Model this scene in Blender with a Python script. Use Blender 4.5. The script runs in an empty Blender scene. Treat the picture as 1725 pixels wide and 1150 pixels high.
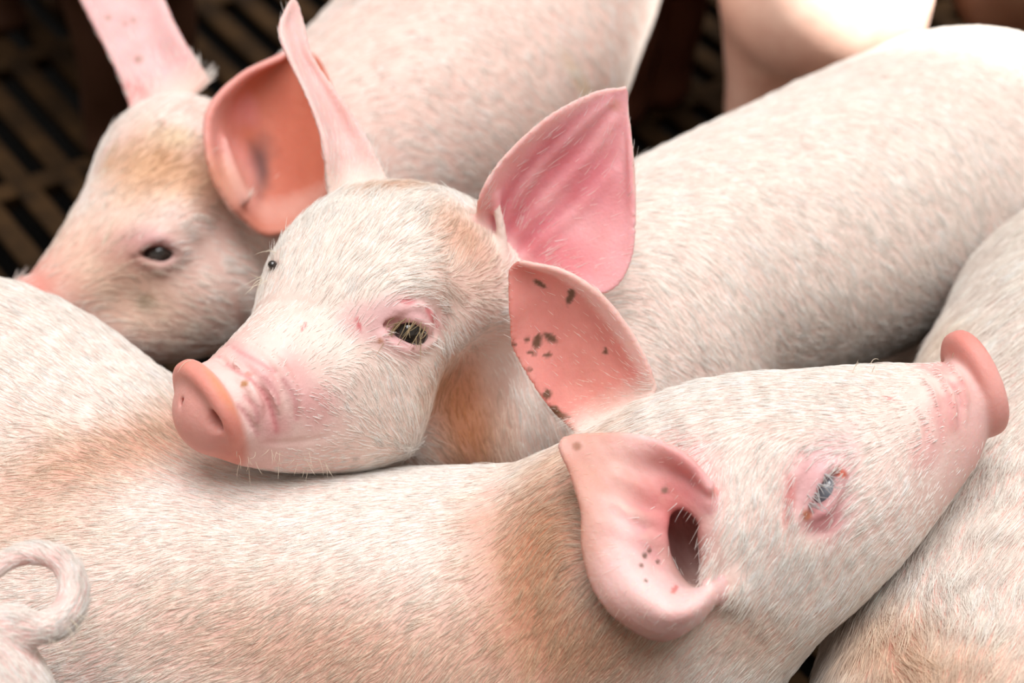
import bpy, math, time
import numpy as np
from mathutils import Matrix, Vector

T0 = time.time()
HAIR = True
rng = np.random.default_rng(7)
f4 = np.float32

# ------------------------------------------------------------------ camera, world, light
S = 0.00033                    # metres per unit (one unit = one photograph pixel at the focus distance)
FPX = 1725 * 85.0 / 36.0       # focal length in pixels
D = FPX                        # focus distance in units
PITCH = math.radians(38)
sc = bpy.context.scene
FLOOR_UP = -1317.0             # floor below the focus point, in units, along the world's up
camd = bpy.data.cameras.new('camera')
cam = bpy.data.objects.new('camera', camd)
sc.collection.objects.link(cam)
camd.lens = 85; camd.sensor_width = 36; camd.sensor_fit = 'HORIZONTAL'
camd.clip_start = 0.05; camd.clip_end = 60
camd.dof.use_dof = True; camd.dof.focus_distance = (D + 120) * S; camd.dof.aperture_fstop = 5.2
CR = np.array([[1, 0, 0], [0, math.sin(PITCH), -math.cos(PITCH)], [0, math.cos(PITCH), math.sin(PITCH)]])
CPOS = CR @ np.array([0, 0, D * S]) + np.array([0, 0, -FLOOR_UP * S])
cam.matrix_world = Matrix([[*CR[0], CPOS[0]], [*CR[1], CPOS[1]], [*CR[2], CPOS[2]], [0, 0, 0, 1]])
sc.camera = cam

def to_world(p):               # camera-aligned units (x right, y up, z towards the camera) -> metres in the barn
    return (np.asarray(p, float) * S) @ CR.T + np.array([0, 0, -FLOOR_UP * S])
def to_cam(w):
    return ((np.asarray(w, float) - np.array([0, 0, -FLOOR_UP * S])) @ CR) / S

world = bpy.data.worlds.new('barn_daylight'); sc.world = world; world.use_nodes = True
bg = world.node_tree.nodes['Background']
bg.inputs[0].default_value = (1.0, 0.88, 0.77, 1); bg.inputs[1].default_value = 0.36

def lamp(name, kind, loc, target, energy, color, **kw):
    l = bpy.data.lights.new(name, kind); l.energy = energy; l.color = color
    for k, v in kw.items(): setattr(l, k, v)
    o = bpy.data.objects.new(name, l); sc.collection.objects.link(o)
    o.location = loc
    o.rotation_euler = (Vector(target) - Vector(loc)).to_track_quat('-Z', 'Y').to_euler()
    return o
lamp('daylight_sun', 'SUN', (0.25, -0.25, 3), (0, 0, 0.3), 2.95, (1, 0.992, 0.995), angle=math.radians(50))
lamp('sun_shaft', 'SPOT', (1.2, 0.40, 1.25), (0.345, 0.62, 0.28), 270, (1, 0.97, 0.92), spot_size=math.radians(15), spot_blend=0.6, shadow_soft_size=0.05)

sc.view_settings.view_transform = 'Standard'; sc.view_settings.look = 'None'
sc.view_settings.exposure = 0.26; sc.view_settings.gamma = 1; sc.view_settings.use_curve_mapping = False
sc.cycles.max_bounces = 4; sc.cycles.diffuse_bounces = 3; sc.cycles.glossy_bounces = 2; sc.cycles.transmission_bounces = 4
try: sc.cycles_curves.subdivisions = 2
except Exception: pass

# ------------------------------------------------------------------ materials
def srgb(r, g, b):
    c = np.array([r, g, b], float) / 255
    return tuple(np.where(c <= 0.04045, c / 12.92, ((c + 0.055) / 1.055) ** 2.4))

def mat(name):
    m = bpy.data.materials.new(name); m.use_nodes = True
    nt = m.node_tree; b = nt.nodes['Principled BSDF']
    return m, nt, b

def skin_material(name, rough=0.55, sss=0.35, bump=0.25):
    m, nt, b = mat(name)
    at = nt.nodes.new('ShaderNodeAttribute'); at.attribute_name = 'skin'
    tc = nt.nodes.new('ShaderNodeTexCoord')
    n1 = nt.nodes.new('ShaderNodeTexNoise'); n1.inputs['Scale'].default_value = 55; n1.inputs['Detail'].default_value = 5
    nt.links.new(tc.outputs['Object'], n1.inputs['Vector'])
    rp = nt.nodes.new('ShaderNodeValToRGB')
    rp.color_ramp.elements[0].position = 0.3; rp.color_ramp.elements[0].color = (0.86, 0.74, 0.72, 1)
    rp.color_ramp.elements[1].position = 0.62; rp.color_ramp.elements[1].color = (1, 1, 1, 1)
    nt.links.new(n1.outputs['Fac'], rp.inputs['Fac'])
    mx = nt.nodes.new('ShaderNodeMix'); mx.data_type = 'RGBA'; mx.blend_type = 'MULTIPLY'; mx.inputs[0].default_value = 0.6
    nt.links.new(at.outputs['Color'], mx.inputs[6]); nt.links.new(rp.outputs['Color'], mx.inputs[7])
    nt.links.new(mx.outputs[2], b.inputs['Base Color'])
    n2 = nt.nodes.new('ShaderNodeTexNoise'); n2.inputs['Scale'].default_value = 420; n2.inputs['Detail'].default_value = 3
    nt.links.new(tc.outputs['Object'], n2.inputs['Vector'])
    bp = nt.nodes.new('ShaderNodeBump'); bp.inputs['Strength'].default_value = bump; bp.inputs['Distance'].default_value = 0.0012
    nt.links.new(n2.outputs['Fac'], bp.inputs['Height']); nt.links.new(bp.outputs['Normal'], b.inputs['Normal'])
    b.inputs['Roughness'].default_value = rough
    b.inputs['Specular IOR Level'].default_value = 0.35
    ss = nt.nodes.new('ShaderNodeAttribute'); ss.attribute_name = 'thin'
    if sss: nt.links.new(ss.outputs['Fac'], b.inputs['Subsurface Weight'])
    b.inputs['Subsurface Radius'].default_value = (1.0, 0.32, 0.22)
    b.inputs['Subsurface Scale'].default_value = 0.006
    return m
M_SKIN = skin_material('pig_skin')
M_SHADED = skin_material('shaded_pig_skin', 0.65, 0.0)  # for rear pigs whose shade is painted as dark brown skin

def hair_material(name):
    m, nt, b = mat(name)
    at = nt.nodes.new('ShaderNodeAttribute'); at.attribute_name = 'strand'
    nt.links.new(at.outputs['Color'], b.inputs['Base Color'])
    b.inputs['Roughness'].default_value = 0.45
    b.inputs['Specular IOR Level'].default_value = 0.3
    tr = nt.nodes.new('ShaderNodeBsdfTranslucent'); nt.links.new(at.outputs['Color'], tr.inputs['Color'])
    ms = nt.nodes.new('ShaderNodeMixShader'); ms.inputs[0].default_value = 0.35
    out = nt.nodes['Material Output']
    nt.links.new(b.outputs[0], ms.inputs[1]); nt.links.new(tr.outputs[0], ms.inputs[2]); nt.links.new(ms.outputs[0], out.inputs[0])
    return m
M_HAIR = hair_material('bristle')

m, nt, b = mat('wet_eye'); M_EYE = m
tc = nt.nodes.new('ShaderNodeTexCoord'); n1 = nt.nodes.new('ShaderNodeTexNoise'); n1.inputs['Scale'].default_value = 140
nt.links.new(tc.outputs['Object'], n1.inputs['Vector'])
rp = nt.nodes.new('ShaderNodeValToRGB'); rp.color_ramp.elements[0].color = (0.006, 0.005, 0.005, 1); rp.color_ramp.elements[1].color = (0.03, 0.024, 0.02, 1)
nt.links.new(n1.outputs['Fac'], rp.inputs['Fac']); nt.links.new(rp.outputs[0], b.inputs['Base Color'])
b.inputs['Roughness'].default_value = 0.06; b.inputs['Coat Weight'].default_value = 1.0

m, nt, b = mat('cloudy_blue_eye'); M_EYE_BLUE = m
tc = nt.nodes.new('ShaderNodeTexCoord'); n1 = nt.nodes.new('ShaderNodeTexNoise'); n1.inputs['Scale'].default_value = 160
nt.links.new(tc.outputs['Object'], n1.inputs['Vector'])
rp = nt.nodes.new('ShaderNodeValToRGB'); rp.color_ramp.elements[0].color = (*srgb(70, 74, 82), 1); rp.color_ramp.elements[1].color = (*srgb(150, 158, 170), 1)
nt.links.new(n1.outputs['Fac'], rp.inputs['Fac']); nt.links.new(rp.outputs[0], b.inputs['Base Color'])
b.inputs['Roughness'].default_value = 0.08; b.inputs['Coat Weight'].default_value = 1.0

def floor_material(name, c0, c1, rough):
    m, nt, b = mat(name)
    tc = nt.nodes.new('ShaderNodeTexCoord'); n1 = nt.nodes.new('ShaderNodeTexNoise')
    n1.inputs['Scale'].default_value = 22; n1.inputs['Detail'].default_value = 6
    nt.links.new(tc.outputs['Object'], n1.inputs['Vector'])
    rp = nt.nodes.new('ShaderNodeValToRGB'); rp.color_ramp.elements[0].position = 0.35; rp.color_ramp.elements[1].position = 0.68
    rp.color_ramp.elements[0].color = (*c0, 1); rp.color_ramp.elements[1].color = (*c1, 1)
    nt.links.new(n1.outputs['Fac'], rp.inputs['Fac']); nt.links.new(rp.outputs[0], b.inputs['Base Color'])
    bp = nt.nodes.new('ShaderNodeBump'); bp.inputs['Strength'].default_value = 0.4; bp.inputs['Distance'].default_value = 0.002
    nt.links.new(n1.outputs['Fac'], bp.inputs['Height']); nt.links.new(bp.outputs['Normal'], b.inputs['Normal'])
    b.inputs['Roughness'].default_value = rough
    b.inputs['Specular IOR Level'].default_value = 0.15
    return m
M_SLAT = floor_material('soiled_slat', srgb(36, 24, 12), srgb(66, 46, 25), 0.9)
M_WALL = floor_material('pen_wall_concrete', srgb(104, 92, 78), srgb(136, 122, 104), 0.9)
M_PIT = floor_material('pit', (0.002, 0.0018, 0.0015), (0.004, 0.0035, 0.003), 0.9)

# ------------------------------------------------------------------ implicit modelling
def P(px, py, z):
    k = (D - z) / D
    return np.array([(px - 862.5) * k, (575 - py) * k, z], float)
def SC(z): return (D - z) / D

def smin(a, b, k):
    h = np.maximum(k - np.abs(a - b), 0) / k
    return np.minimum(a, b) - h * h * k * 0.25
def smax(a, b, k): return -smin(-a, -b, k)

def catmull(pts, n):
    pts = np.asarray(pts, float)
    if len(pts) < 3: 
        t = np.linspace(0, 1, n + 1)[:, None]; return pts[0] * (1 - t) + pts[1] * t
    e = np.vstack([2 * pts[0] - pts[1], pts, 2 * pts[-1] - pts[-2]])
    out = []
    for i in range(len(pts) - 1):
        p0, p1, p2, p3 = e[i:i + 4]
        for t in np.linspace(0, 1, n, endpoint=False):
            out.append(0.5 * (2 * p1 + (p2 - p0) * t + (2 * p0 - 5 * p1 + 4 * p2 - p3) * t * t + (3 * p1 - p0 - 3 * p2 + p3) * t ** 3))
    out.append(pts[-1]); return np.array(out)

def gridsurf(rows, nu, nv):
    R = np.asarray(rows, float)                       # rows x cols x 3
    a = np.stack([catmull(R[:, j], nu) for j in range(R.shape[1])], 1)
    return np.stack([catmull(a[i], nv) for i in range(a.shape[0])], 0)

class Body:
    def __init__(self): self.prims = []; self.ears = []
    def add(self, fn, lo, hi, k, op='add'): self.prims.append((fn, np.array(lo) - k - 16, np.array(hi) + k + 16, k, op))
    # pts: (px, py, z, r) with r in photograph pixels
    def chain(self, pts, k=30, op='add', n=6, raw=False):
        if raw: q = np.array(pts, float)
        else: q = np.array([[*P(x, y, z), r * SC(z)] for x, y, z, r in pts])
        c = catmull(q, n) if len(q) > 1 else np.vstack([q, q + 1e-3])
        c = c.astype(f4)
        def fn(p):
            X, Y, Z = (np.ascontiguousarray(p[..., j]) for j in range(3))
            d = None
            for i in range(len(c) - 1):
                ax, ay, az, ra = (f4(v) for v in c[i]); bx, by, bz, rb = (f4(v) for v in c[i + 1] - c[i])
                bb = f4(max(bx * bx + by * by + bz * bz, 1e-6))
                x = X - ax; y = Y - ay; z = Z - az
                h = x * bx; h += y * by; h += z * bz; h /= bb
                np.clip(h, 0, 1, out=h)
                x -= h * bx; y -= h * by; z -= h * bz
                x *= x; y *= y; z *= z; x += y; x += z; np.sqrt(x, out=x)
                h *= rb; x -= h; x -= ra
                d = x if d is None else np.minimum(d, x, out=d)
            return d
        r = c[:, 3:4]
        self.add(fn, (c[:, :3] - r).min(0), (c[:, :3] + r).max(0), k, op)
    def ell(self, cen, rad, axes=None, k=30, op='add', raw=False):
        c = np.array(cen, float) if raw else P(*cen)
        s = 1 if raw else SC(cen[2])
        r = np.array(rad, float) * s
        A = np.eye(3) if axes is None else np.array(axes, float)
        c4, r4, A4 = c.astype(f4), r.astype(f4), A.astype(f4)
        def fn(p):
            q = (p - c4) @ A4.T
            k0 = np.sqrt((((q / r4)) ** 2).sum(-1)); k1 = np.sqrt(((q / (r4 * r4)) ** 2).sum(-1))
            return np.where(k1 > 1e-6, k0 * (k0 - 1) / np.maximum(k1, 1e-6), -r4.min())
        self.add(fn, c - r.max(), c + r.max(), k, op)
    def disc(self, cen, n, R, R2, half, rnd, up, k=20, op='add', raw=False):
        c = np.array(cen, float) if raw else P(*cen)
        n = np.array(n, float); n /= np.linalg.norm(n)
        u = np.array(up, float); u -= n * (u @ n); u /= np.linalg.norm(u); v = np.cross(n, u)
        c4 = c.astype(f4); A = np.stack([u, v, n]).astype(f4)
        def fn(p):
            q = (p - c4) @ A.T
            rr = np.sqrt((q[..., 0] / R) ** 2 + (q[..., 1] / R2) ** 2)
            dx = (rr - 1) * min(R, R2) + rnd; dz = np.abs(q[..., 2]) - half + rnd
            return np.sqrt(np.maximum(dx, 0) ** 2 + np.maximum(dz, 0) ** 2) + np.minimum(np.maximum(dx, dz), 0) - rnd
        m = max(R, R2) + half
        self.add(fn, c - m, c + m, k, op)
    def ear(self, rows, t=6.0, k=26, nu=14, nv=14, flip=1, raw=False, t_edge=None):
        R = [[(np.array(q, float) if raw else P(*q)) for q in row] for row in rows]
        g = gridsurf(R, nu, nv)
        du = np.gradient(g, axis=0); dv = np.gradient(g, axis=1)
        nn = np.cross(du, dv); nn /= np.maximum(np.linalg.norm(nn, axis=2, keepdims=True), 1e-9); nn *= flip
        uu, vv = np.meshgrid(np.linspace(0, 1, g.shape[0]), np.linspace(0, 1, g.shape[1]), indexing='ij')
        edge = np.minimum(np.minimum(vv, 1 - vv) * 2, (1 - uu))
        tt = (t if t_edge is None else t_edge + (t - t_edge) * np.clip(edge / 0.35, 0, 1)) * np.ones_like(uu)
        tt = tt * SC(g[..., 2])
        s = g.reshape(-1, 3).astype(f4); ts = tt.reshape(-1).astype(f4)
        E = dict(p=s, n=nn.reshape(-1, 3).astype(f4), u=uu.ravel(), v=vv.ravel(), lo=s.min(0) - 40, hi=s.max(0) + 40)
        self.ears.append(E)
        s2 = (s * s).sum(1)
        def fn(p):
            sh = p.shape[:-1]; q = p.reshape(-1, 3); out = np.full(len(q), 90, f4)
            B = 729 if (len(sh) > 1) else 1
            if B == 729:
                q3 = p.reshape(-1, int(np.prod(sh[1:])), 3)
                o3 = out.reshape(q3.shape[0], -1)
                for i in range(q3.shape[0]):
                    c = q3[i].mean(0); rad = np.sqrt(((q3[i] - c) ** 2).sum(1).max()) + 34
                    m = ((s - c) ** 2).sum(1) < rad * rad
                    if m.any():
                        sm = s[m] - c; qq = q3[i] - c
                        d2 = (qq * qq).sum(1)[:, None] + (sm * sm).sum(1)[None] - 2 * qq @ sm.T
                        o3[i] = (np.sqrt(np.maximum(d2, 0)) - ts[m][None]).min(1)
            else:
                for i in range(0, len(q), 2000):
                    d2 = (q[i:i + 2000] ** 2).sum(1)[:, None] + s2[None] - 2 * q[i:i + 2000] @ s.T
                    out[i:i + 2000] = (np.sqrt(np.maximum(d2, 0)) - ts[None]).min(1)
            return out.reshape(sh)
        self.add(fn, s.min(0) - t, s.max(0) + t, k, 'add')
    def ear_rib(self, i, v, u0, u1, r, k=18, off=3.0):
        E = self.ears[i]; pts = []
        for t in np.linspace(u0, u1, 5):
            j = np.argmin((E['u'] - t) ** 2 + (E['v'] - v) ** 2)
            pts.append([*(E['p'][j] + E['n'][j] * off), r * (0.5 + 0.5 * math.sin(math.pi * (t - u0) / (u1 - u0)))])
        self.chain(pts, k, raw=True, n=4)
    def eval(self, p, full=False):
        d = np.full(p.shape[:-1], 120, f4)
        for fn, lo, hi, k, op in self.prims:
            if full: e = fn(p)
            else:
                if p.ndim == 2: m = np.all((p > lo) & (p < hi), 1)
                else:
                    mn = p.reshape(p.shape[0], -1, 3); a = mn[:, 0]; bb = mn[:, -1]
                    m = np.all((bb > lo) & (a < hi), 1)
                if not m.any(): continue
                e = fn(p[m])
                d[m] = smin(d[m], e, k) if op == 'add' else smax(d[m], -e, k)
                continue
            d = smin(d, e, k) if op == 'add' else smax(d, -e, k)
        return d
    def lumps(self, p, amp):
        x, y, z = p[..., 0], p[..., 1], p[..., 2]
        return amp * (np.sin(x / 77 + 1.7 * np.sin(y / 101) + z / 140) * np.sin(y / 83 + 1.5 * np.sin(z / 91) - x / 190))
    def surf(self, px, py, z0=600, z1=-1800):
        z = z0
        for _ in range(220):
            d = float(self.eval(P(px, py, z)[None].astype(f4))[0])
            if d < 0.3: break
            z -= min(max(d * 0.7, 0.6), 40)
            if z < z1: break
        return z
    def on(self, px, py, off=0): return (px, py, self.surf(px, py) + off)
    def tube_on(self, pts, r, k=8, op='add', off=0, n=5):
        q = [(x, y, self.surf(x, y) + off, rr) for (x, y), rr in zip(pts, np.broadcast_to(r, len(pts)))]
        md = max(v[2] for v in q); q = [v for v in q if v[2] > md - 160]
        if len(q) > 1: self.chain(q, k, op, n)
    def mesh(self, h, amp=2.0, fine=None, hc=None):
        lo = np.min([q[1] for q in self.prims if q[4] == 'add'], 0); hi = np.max([q[2] for q in self.prims if q[4] == 'add'], 0)
        B = 8; axs = []
        for j in range(3):
            v = [lo[j]]
            while v[-1] < hi[j] or (len(v) - 1) % B:
                far = 0 if fine is None else max(fine[j][0] - v[-1] - h, v[-1] - fine[j][1], 0)
                v.append(v[-1] + (h if fine is None else min(hc, h + 0.12 * far)))
            axs.append(np.array(v))
        def pos(g):
            return np.stack([np.interp(g[..., j], np.arange(len(axs[j])), axs[j]) for j in range(3)], -1)
        nb = np.array([(len(v) - 1) // B for v in axs])
        ii = np.stack(np.meshgrid(*[np.arange(n) for n in nb], indexing='ij'), -1).reshape(-1, 3)
        p0 = pos(ii * B); p1 = pos((ii + 1) * B)
        dc = self.eval(((p0 + p1) / 2).astype(f4))
        act = ii[np.abs(dc) < np.linalg.norm(p1 - p0, axis=1) * 0.55 + 6]
        # pull in neighbours' thin features (ears): blocks that hold ear samples
        for E in self.ears:
            e = np.stack([np.searchsorted(axs[j], E['p'][:, j], 'right') - 1 for j in range(3)], 1) // B
            off = np.stack(np.meshgrid([-1, 0, 1], [-1, 0, 1], [-1, 0, 1], indexing='ij'), -1).reshape(-1, 3)
            e = np.unique(np.unique(e, axis=0)[:, None] + off[None], axis=0).reshape(-1, 3)
            act = np.vstack([act, e[np.all((e >= 0) & (e < nb), 1)]])
        act = np.unique(act, axis=0)
        loc = np.stack(np.meshgrid(*[np.arange(B + 1)] * 3, indexing='ij'), -1)
        d = np.empty((len(act), 9, 9, 9), f4)
        for i in range(0, len(act), 1500):
            pts = pos(act[i:i + 1500, None, None, None] * B + loc).astype(f4)
            d[i:i + 1500] = self.eval(pts) + self.lumps(pts, amp)
        ins = d < 0
        # cell vertices
        cnt = np.zeros((len(act), 8, 8, 8), np.int8); 
        tot = np.zeros((len(act), 8, 8, 8), np.int8)
        for dx in (0, 1):
            for dy in (0, 1):
                for dz in (0, 1): tot += ins[:, dx:8 + dx, dy:8 + dy, dz:8 + dz]
        cells = np.argwhere((tot > 0) & (tot < 8))
        b, x, y, z = cells.T
        acc = np.zeros((len(cells), 3)); num = np.zeros(len(cells))
        cor = [(dx, dy, dz) for dx in (0, 1) for dy in (0, 1) for dz in (0, 1)]
        cv = {c: d[b, x + c[0], y + c[1], z + c[2]].astype(float) for c in cor}
        for c in cor:
            for ax in range(3):
                if c[ax] == 0:
                    c2 = tuple(1 if j == ax else c[j] for j in range(3))
                    a1, a2 = cv[c], cv[c2]; m = (a1 < 0) != (a2 < 0)
                    t = np.where(m, a1 / np.where(m, a1 - a2, 1), 0)
                    pt = np.zeros((len(cells), 3)) + np.array(c, float); pt[:, ax] += t
                    acc += pt * m[:, None]; num += m
        gi = act[b] * B + np.stack([x, y, z], 1)
        verts = pos(gi + acc / num[:, None])
        NX, NY, NZ = (nb + 4) * B
        def key(g): return ((g[:, 0] + 8) * NY + g[:, 1] + 8) * NZ * 4 + g[:, 2] + 8
        kk = key(gi); order = np.argsort(kk); ks = kk[order]
        faces = []
        for ax in range(3):
            o = [0, 0, 0]; o[ax] = 1
            a = ins[:, :8, :8, :8]; c = ins[:, o[0]:8 + o[0], o[1]:8 + o[1], o[2]:8 + o[2]]
            e = np.argwhere(a != c); g = act[e[:, 0]] * B + e[:, 1:]
            inside = a[e[:, 0], e[:, 1], e[:, 2], e[:, 3]]
            a1, a2 = (ax + 1) % 3, (ax + 2) % 3
            q = []
            ok = np.ones(len(g), bool)
            for (s1, s2) in ((-1, -1), (0, -1), (0, 0), (-1, 0)):
                gg = g.copy(); gg[:, a1] += s1; gg[:, a2] += s2
                kq = key(gg); pos = np.clip(np.searchsorted(ks, kq), 0, len(ks) - 1)
                ok &= ks[pos] == kq; q.append(order[pos])
            q = np.stack(q, 1); q = np.where(inside[:, None], q, q[:, ::-1])
            faces.append(q[ok])
        F = np.vstack(faces)
        V = verts
        # light smoothing
        for it in range(2):
            nsum = np.zeros_like(V); nc = np.zeros(len(V))
            for j in range(4):
                for aa, bb_ in ((F[:, j], F[:, (j + 1) % 4]),):
                    for dim in range(3):
                        nsum[:, dim] += np.bincount(aa, V[bb_, dim], len(V)) + np.bincount(bb_, V[aa, dim], len(V))
                    nc += np.bincount(aa, minlength=len(V)) + np.bincount(bb_, minlength=len(V))
            V = V * 0.5 + 0.5 * nsum / np.maximum(nc, 1)[:, None]
        # keep the largest connected piece
        lab = np.arange(len(V))
        while True:
            mn = lab[F].min(1); new = lab.copy()
            for j in range(4): np.minimum.at(new, F[:, j], mn)
            new = new[new][new]; new = new[new]
            if (new == lab).all(): break
            lab = new
        u, c = np.unique(lab, return_counts=True); keep = lab == u[np.argmax(c)]
        F = F[keep[F[:, 0]]]; idx = np.cumsum(keep) - 1
        return V[keep], idx[F]

def normals(V, F):
    n = np.cross(V[F[:, 2]] - V[F[:, 0]], V[F[:, 3]] - V[F[:, 1]])
    N = np.zeros_like(V)
    for j in range(4):
        for d in range(3): N[:, d] += np.bincount(F[:, j], n[:, d], len(V))
    return N / np.maximum(np.linalg.norm(N, axis=1, keepdims=True), 1e-12)

def project(V):
    k = D / (D - V[:, 2]); return np.stack([V[:, 0] * k + 862.5, 575 - V[:, 1] * k], 1)

def link_mesh(name, V, F, material, loc, col=None, parent=None, thin=None):
    me = bpy.data.meshes.new(name)
    W = to_world(V) - np.array(loc)
    me.vertices.add(len(W)); me.vertices.foreach_set('co', W.astype(f4).ravel())
    me.loops.add(F.size); me.loops.foreach_set('vertex_index', F.ravel().astype(np.int32))
    me.polygons.add(len(F)); me.polygons.foreach_set('loop_start', np.arange(0, F.size, F.shape[1], dtype=np.int32))
    me.update(calc_edges=True)
    me.polygons.foreach_set('use_smooth', np.ones(len(F), bool))
    if col is not None:
        a = me.attributes.new('skin', 'FLOAT_COLOR', 'POINT')
        a.data.foreach_set('color', np.hstack([col, np.ones((len(col), 1))]).astype(f4).ravel())
    if thin is not None: me.attributes.new('thin', 'FLOAT', 'POINT').data.foreach_set('value', thin.astype(f4))
    me.materials.append(material)
    o = bpy.data.objects.new(name, me); sc.collection.objects.link(o)
    if parent is not None: o.parent = parent
    else: o.location = loc
    return o

def floor_point(V):
    w = to_world(V); c = (w.min(0) + w.max(0)) / 2
    return np.array([c[0], c[1], 0.0])

def tag(o, label=None, cat=None, group=None, kind=None):
    for k, v in (('label', label), ('category', cat), ('group', group), ('kind', kind)):
        if v: o[k] = v
    return o

def noise3(p, s, seed=0):
    r = np.random.default_rng(seed); out = np.zeros(len(p))
    for i in range(7):
        w = r.normal(size=3) / s * (1 + 0.5 * i); out += np.sin(p @ w + r.uniform(0, 6.28)) / (1 + 0.35 * i)
    return out / 3

class Pig:
    """A body mesh in camera-aligned units with painted skin and bristles"""
    def __init__(self, body, h, base, amp=2.0, fine=None, hc=None):
        self.b = body
        self.V, self.F = body.mesh(h, amp, fine, hc)
        self.N = normals(self.V, self.F); self.px = project(self.V)
        n = len(self.V)
        self.col = np.ones((n, 3)) * np.array(srgb(*base)); self.dens = np.ones(n); self.len = np.ones(n); self.rad = np.ones(n); self.thin = np.zeros(n)
        self.shade = np.ones((n, 3)) * np.array(srgb(250, 246, 240))
        self.earid = np.full(n, -1); self.eu = np.zeros(n); self.ev = np.zeros(n); self.es = np.zeros(n)
        for i, E in enumerate(body.ears):
            m = np.where(np.all((self.V > E['lo']) & (self.V < E['hi']), 1))[0]
            s = E['p'][::2]; q = self.V[m].astype(f4)
            best = np.empty(len(m), int); bd = np.empty(len(m))
            for j in range(0, len(m), 3000):
                d2 = (q[j:j + 3000] ** 2).sum(1)[:, None] + (s ** 2).sum(1)[None] - 2 * q[j:j + 3000] @ s.T
                best[j:j + 3000] = d2.argmin(1); bd[j:j + 3000] = d2.min(1)
            near = bd < 17 ** 2
            mm = m[near]; bb = best[near] * 2
            self.earid[mm] = i; self.eu[mm] = E['u'][bb]; self.ev[mm] = E['v'][bb]
            self.es[mm] = np.einsum('ij,ij->i', E['n'][bb], self.N[mm])
    def blob(self, px, py, r, z=None, r2=None, ang=0, soft=0.5, wob=0.25, seed=1, wz=1.5):
        if z is None: z = self.b.surf(px, py)
        c = P(px, py, z); s = SC(z); R = max(r, r2 or r) * (1 + soft) * (1 + wob) * 1.2 * s
        out = np.zeros(len(self.V))
        near = np.where(np.all(np.abs(self.V - c) < np.array([R, R, R * wz]), 1))[0]
        if not len(near): return out
        q = (self.V[near] - c) / s
        a = math.radians(ang); ca, sa = math.cos(a), math.sin(a)
        x = q[:, 0] * ca - q[:, 1] * sa; y = q[:, 0] * sa + q[:, 1] * ca
        d = np.sqrt((x / r) ** 2 + (y / (r2 or r)) ** 2 + (q[:, 2] / (wz * max(r, r2 or r))) ** 2)
        d = d * (1 + wob * noise3(self.V[near], r * 0.5, seed))
        t = np.clip((1 + soft - d) / (2 * soft), 0, 1)
        out[near] = t * t * (3 - 2 * t)
        return out
    def line(self, pts, width):
        """weight of a painted line that follows photograph points over the near surface"""
        c = catmull(np.array([(x, y, self.b.surf(x, y)) for x, y in pts], float), 8); z = c[:, 2]; c = c[:, :2]
        ok = z > z.max() - 160; c, z = c[ok], z[ok]
        q = np.array([P(x, y, zz) for (x, y), zz in zip(c, z)]); out = np.zeros(len(self.V))
        near = np.where(np.all((self.V > q.min(0) - 30) & (self.V < q.max(0) + 30), 1))[0]
        if len(near):
            d = np.sqrt(((self.V[near][:, None] - q[None]) ** 2).sum(2).min(1)); out[near] = np.exp(-(d / width) ** 2)
        return out
    def paint(self, w, color, a=1.0):
        w = (w * a)[:, None]; self.col = self.col * (1 - w) + np.array(srgb(*color)) * w
    def ear_paint(self, i, inner, outer, base=None):
        m = (self.earid == i); side = np.clip(self.es * 1.5 + 0.5, 0, 1)
        w = m * np.clip((self.eu - 0.02) / 0.14, 0, 1)
        self.paint(w * side, inner); self.paint(w * (1 - side), outer)
        self.thin = np.maximum(self.thin, w)
        return m, side, w
    def build(self, name, material, label, group=None, loc=None):
        self.loc = floor_point(self.V) if loc is None else loc
        self.o = link_mesh(name, self.V, self.F, material, self.loc, np.clip(self.col, 0, 1), None, np.clip(self.thin, 0, 1) * 0.8)
        tag(self.o, label, 'pig', group); self.o.name = name
        return self.o
    def eye(self, px, py, r, depth, m, name='eye'):
        z = depth; c = P(px, py, z)
        nu, nv = 20, 12
        vs = [c + r * np.array([math.sin(math.pi * j / nv) * math.cos(2 * math.pi * i / nu), math.sin(math.pi * j / nv) * math.sin(2 * math.pi * i / nu), math.cos(math.pi * j / nv)]) for j in range(nv + 1) for i in range(nu)]
        fs = [[j * nu + i, (j + 1) * nu + i, (j + 1) * nu + (i + 1) % nu, j * nu + (i + 1) % nu] for j in range(nv) for i in range(nu)]
        return link_mesh(name, np.array(vs), np.array(fs), m, self.loc, None, self.o)
    def strands(self, name, pts, rad, col):
        """pts n x k x 3 in units; rad n x k; col n x 3"""
        n, k = pts.shape[:2]
        cu = bpy.data.hair_curves.new(name)
        cu.add_curves([k] * n)
        W = to_world(pts.reshape(-1, 3)) - self.loc
        cu.position_data.foreach_set('vector', W.astype(f4).ravel())
        a = cu.attributes.get('radius') or cu.attributes.new('radius', 'FLOAT', 'POINT')
        a.data.foreach_set('value', (rad * S).astype(f4).ravel())
        a = cu.attributes.new('strand', 'FLOAT_COLOR', 'CURVE')
        a.data.foreach_set('color', np.hstack([np.clip(col, 0, 1), np.ones((n, 1))]).astype(f4).ravel())
        cu.materials.append(M_HAIR)
        o = bpy.data.objects.new(name, cu); sc.collection.objects.link(o); o.parent = self.o
        o['kind'] = 'stuff'
        return o
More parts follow.
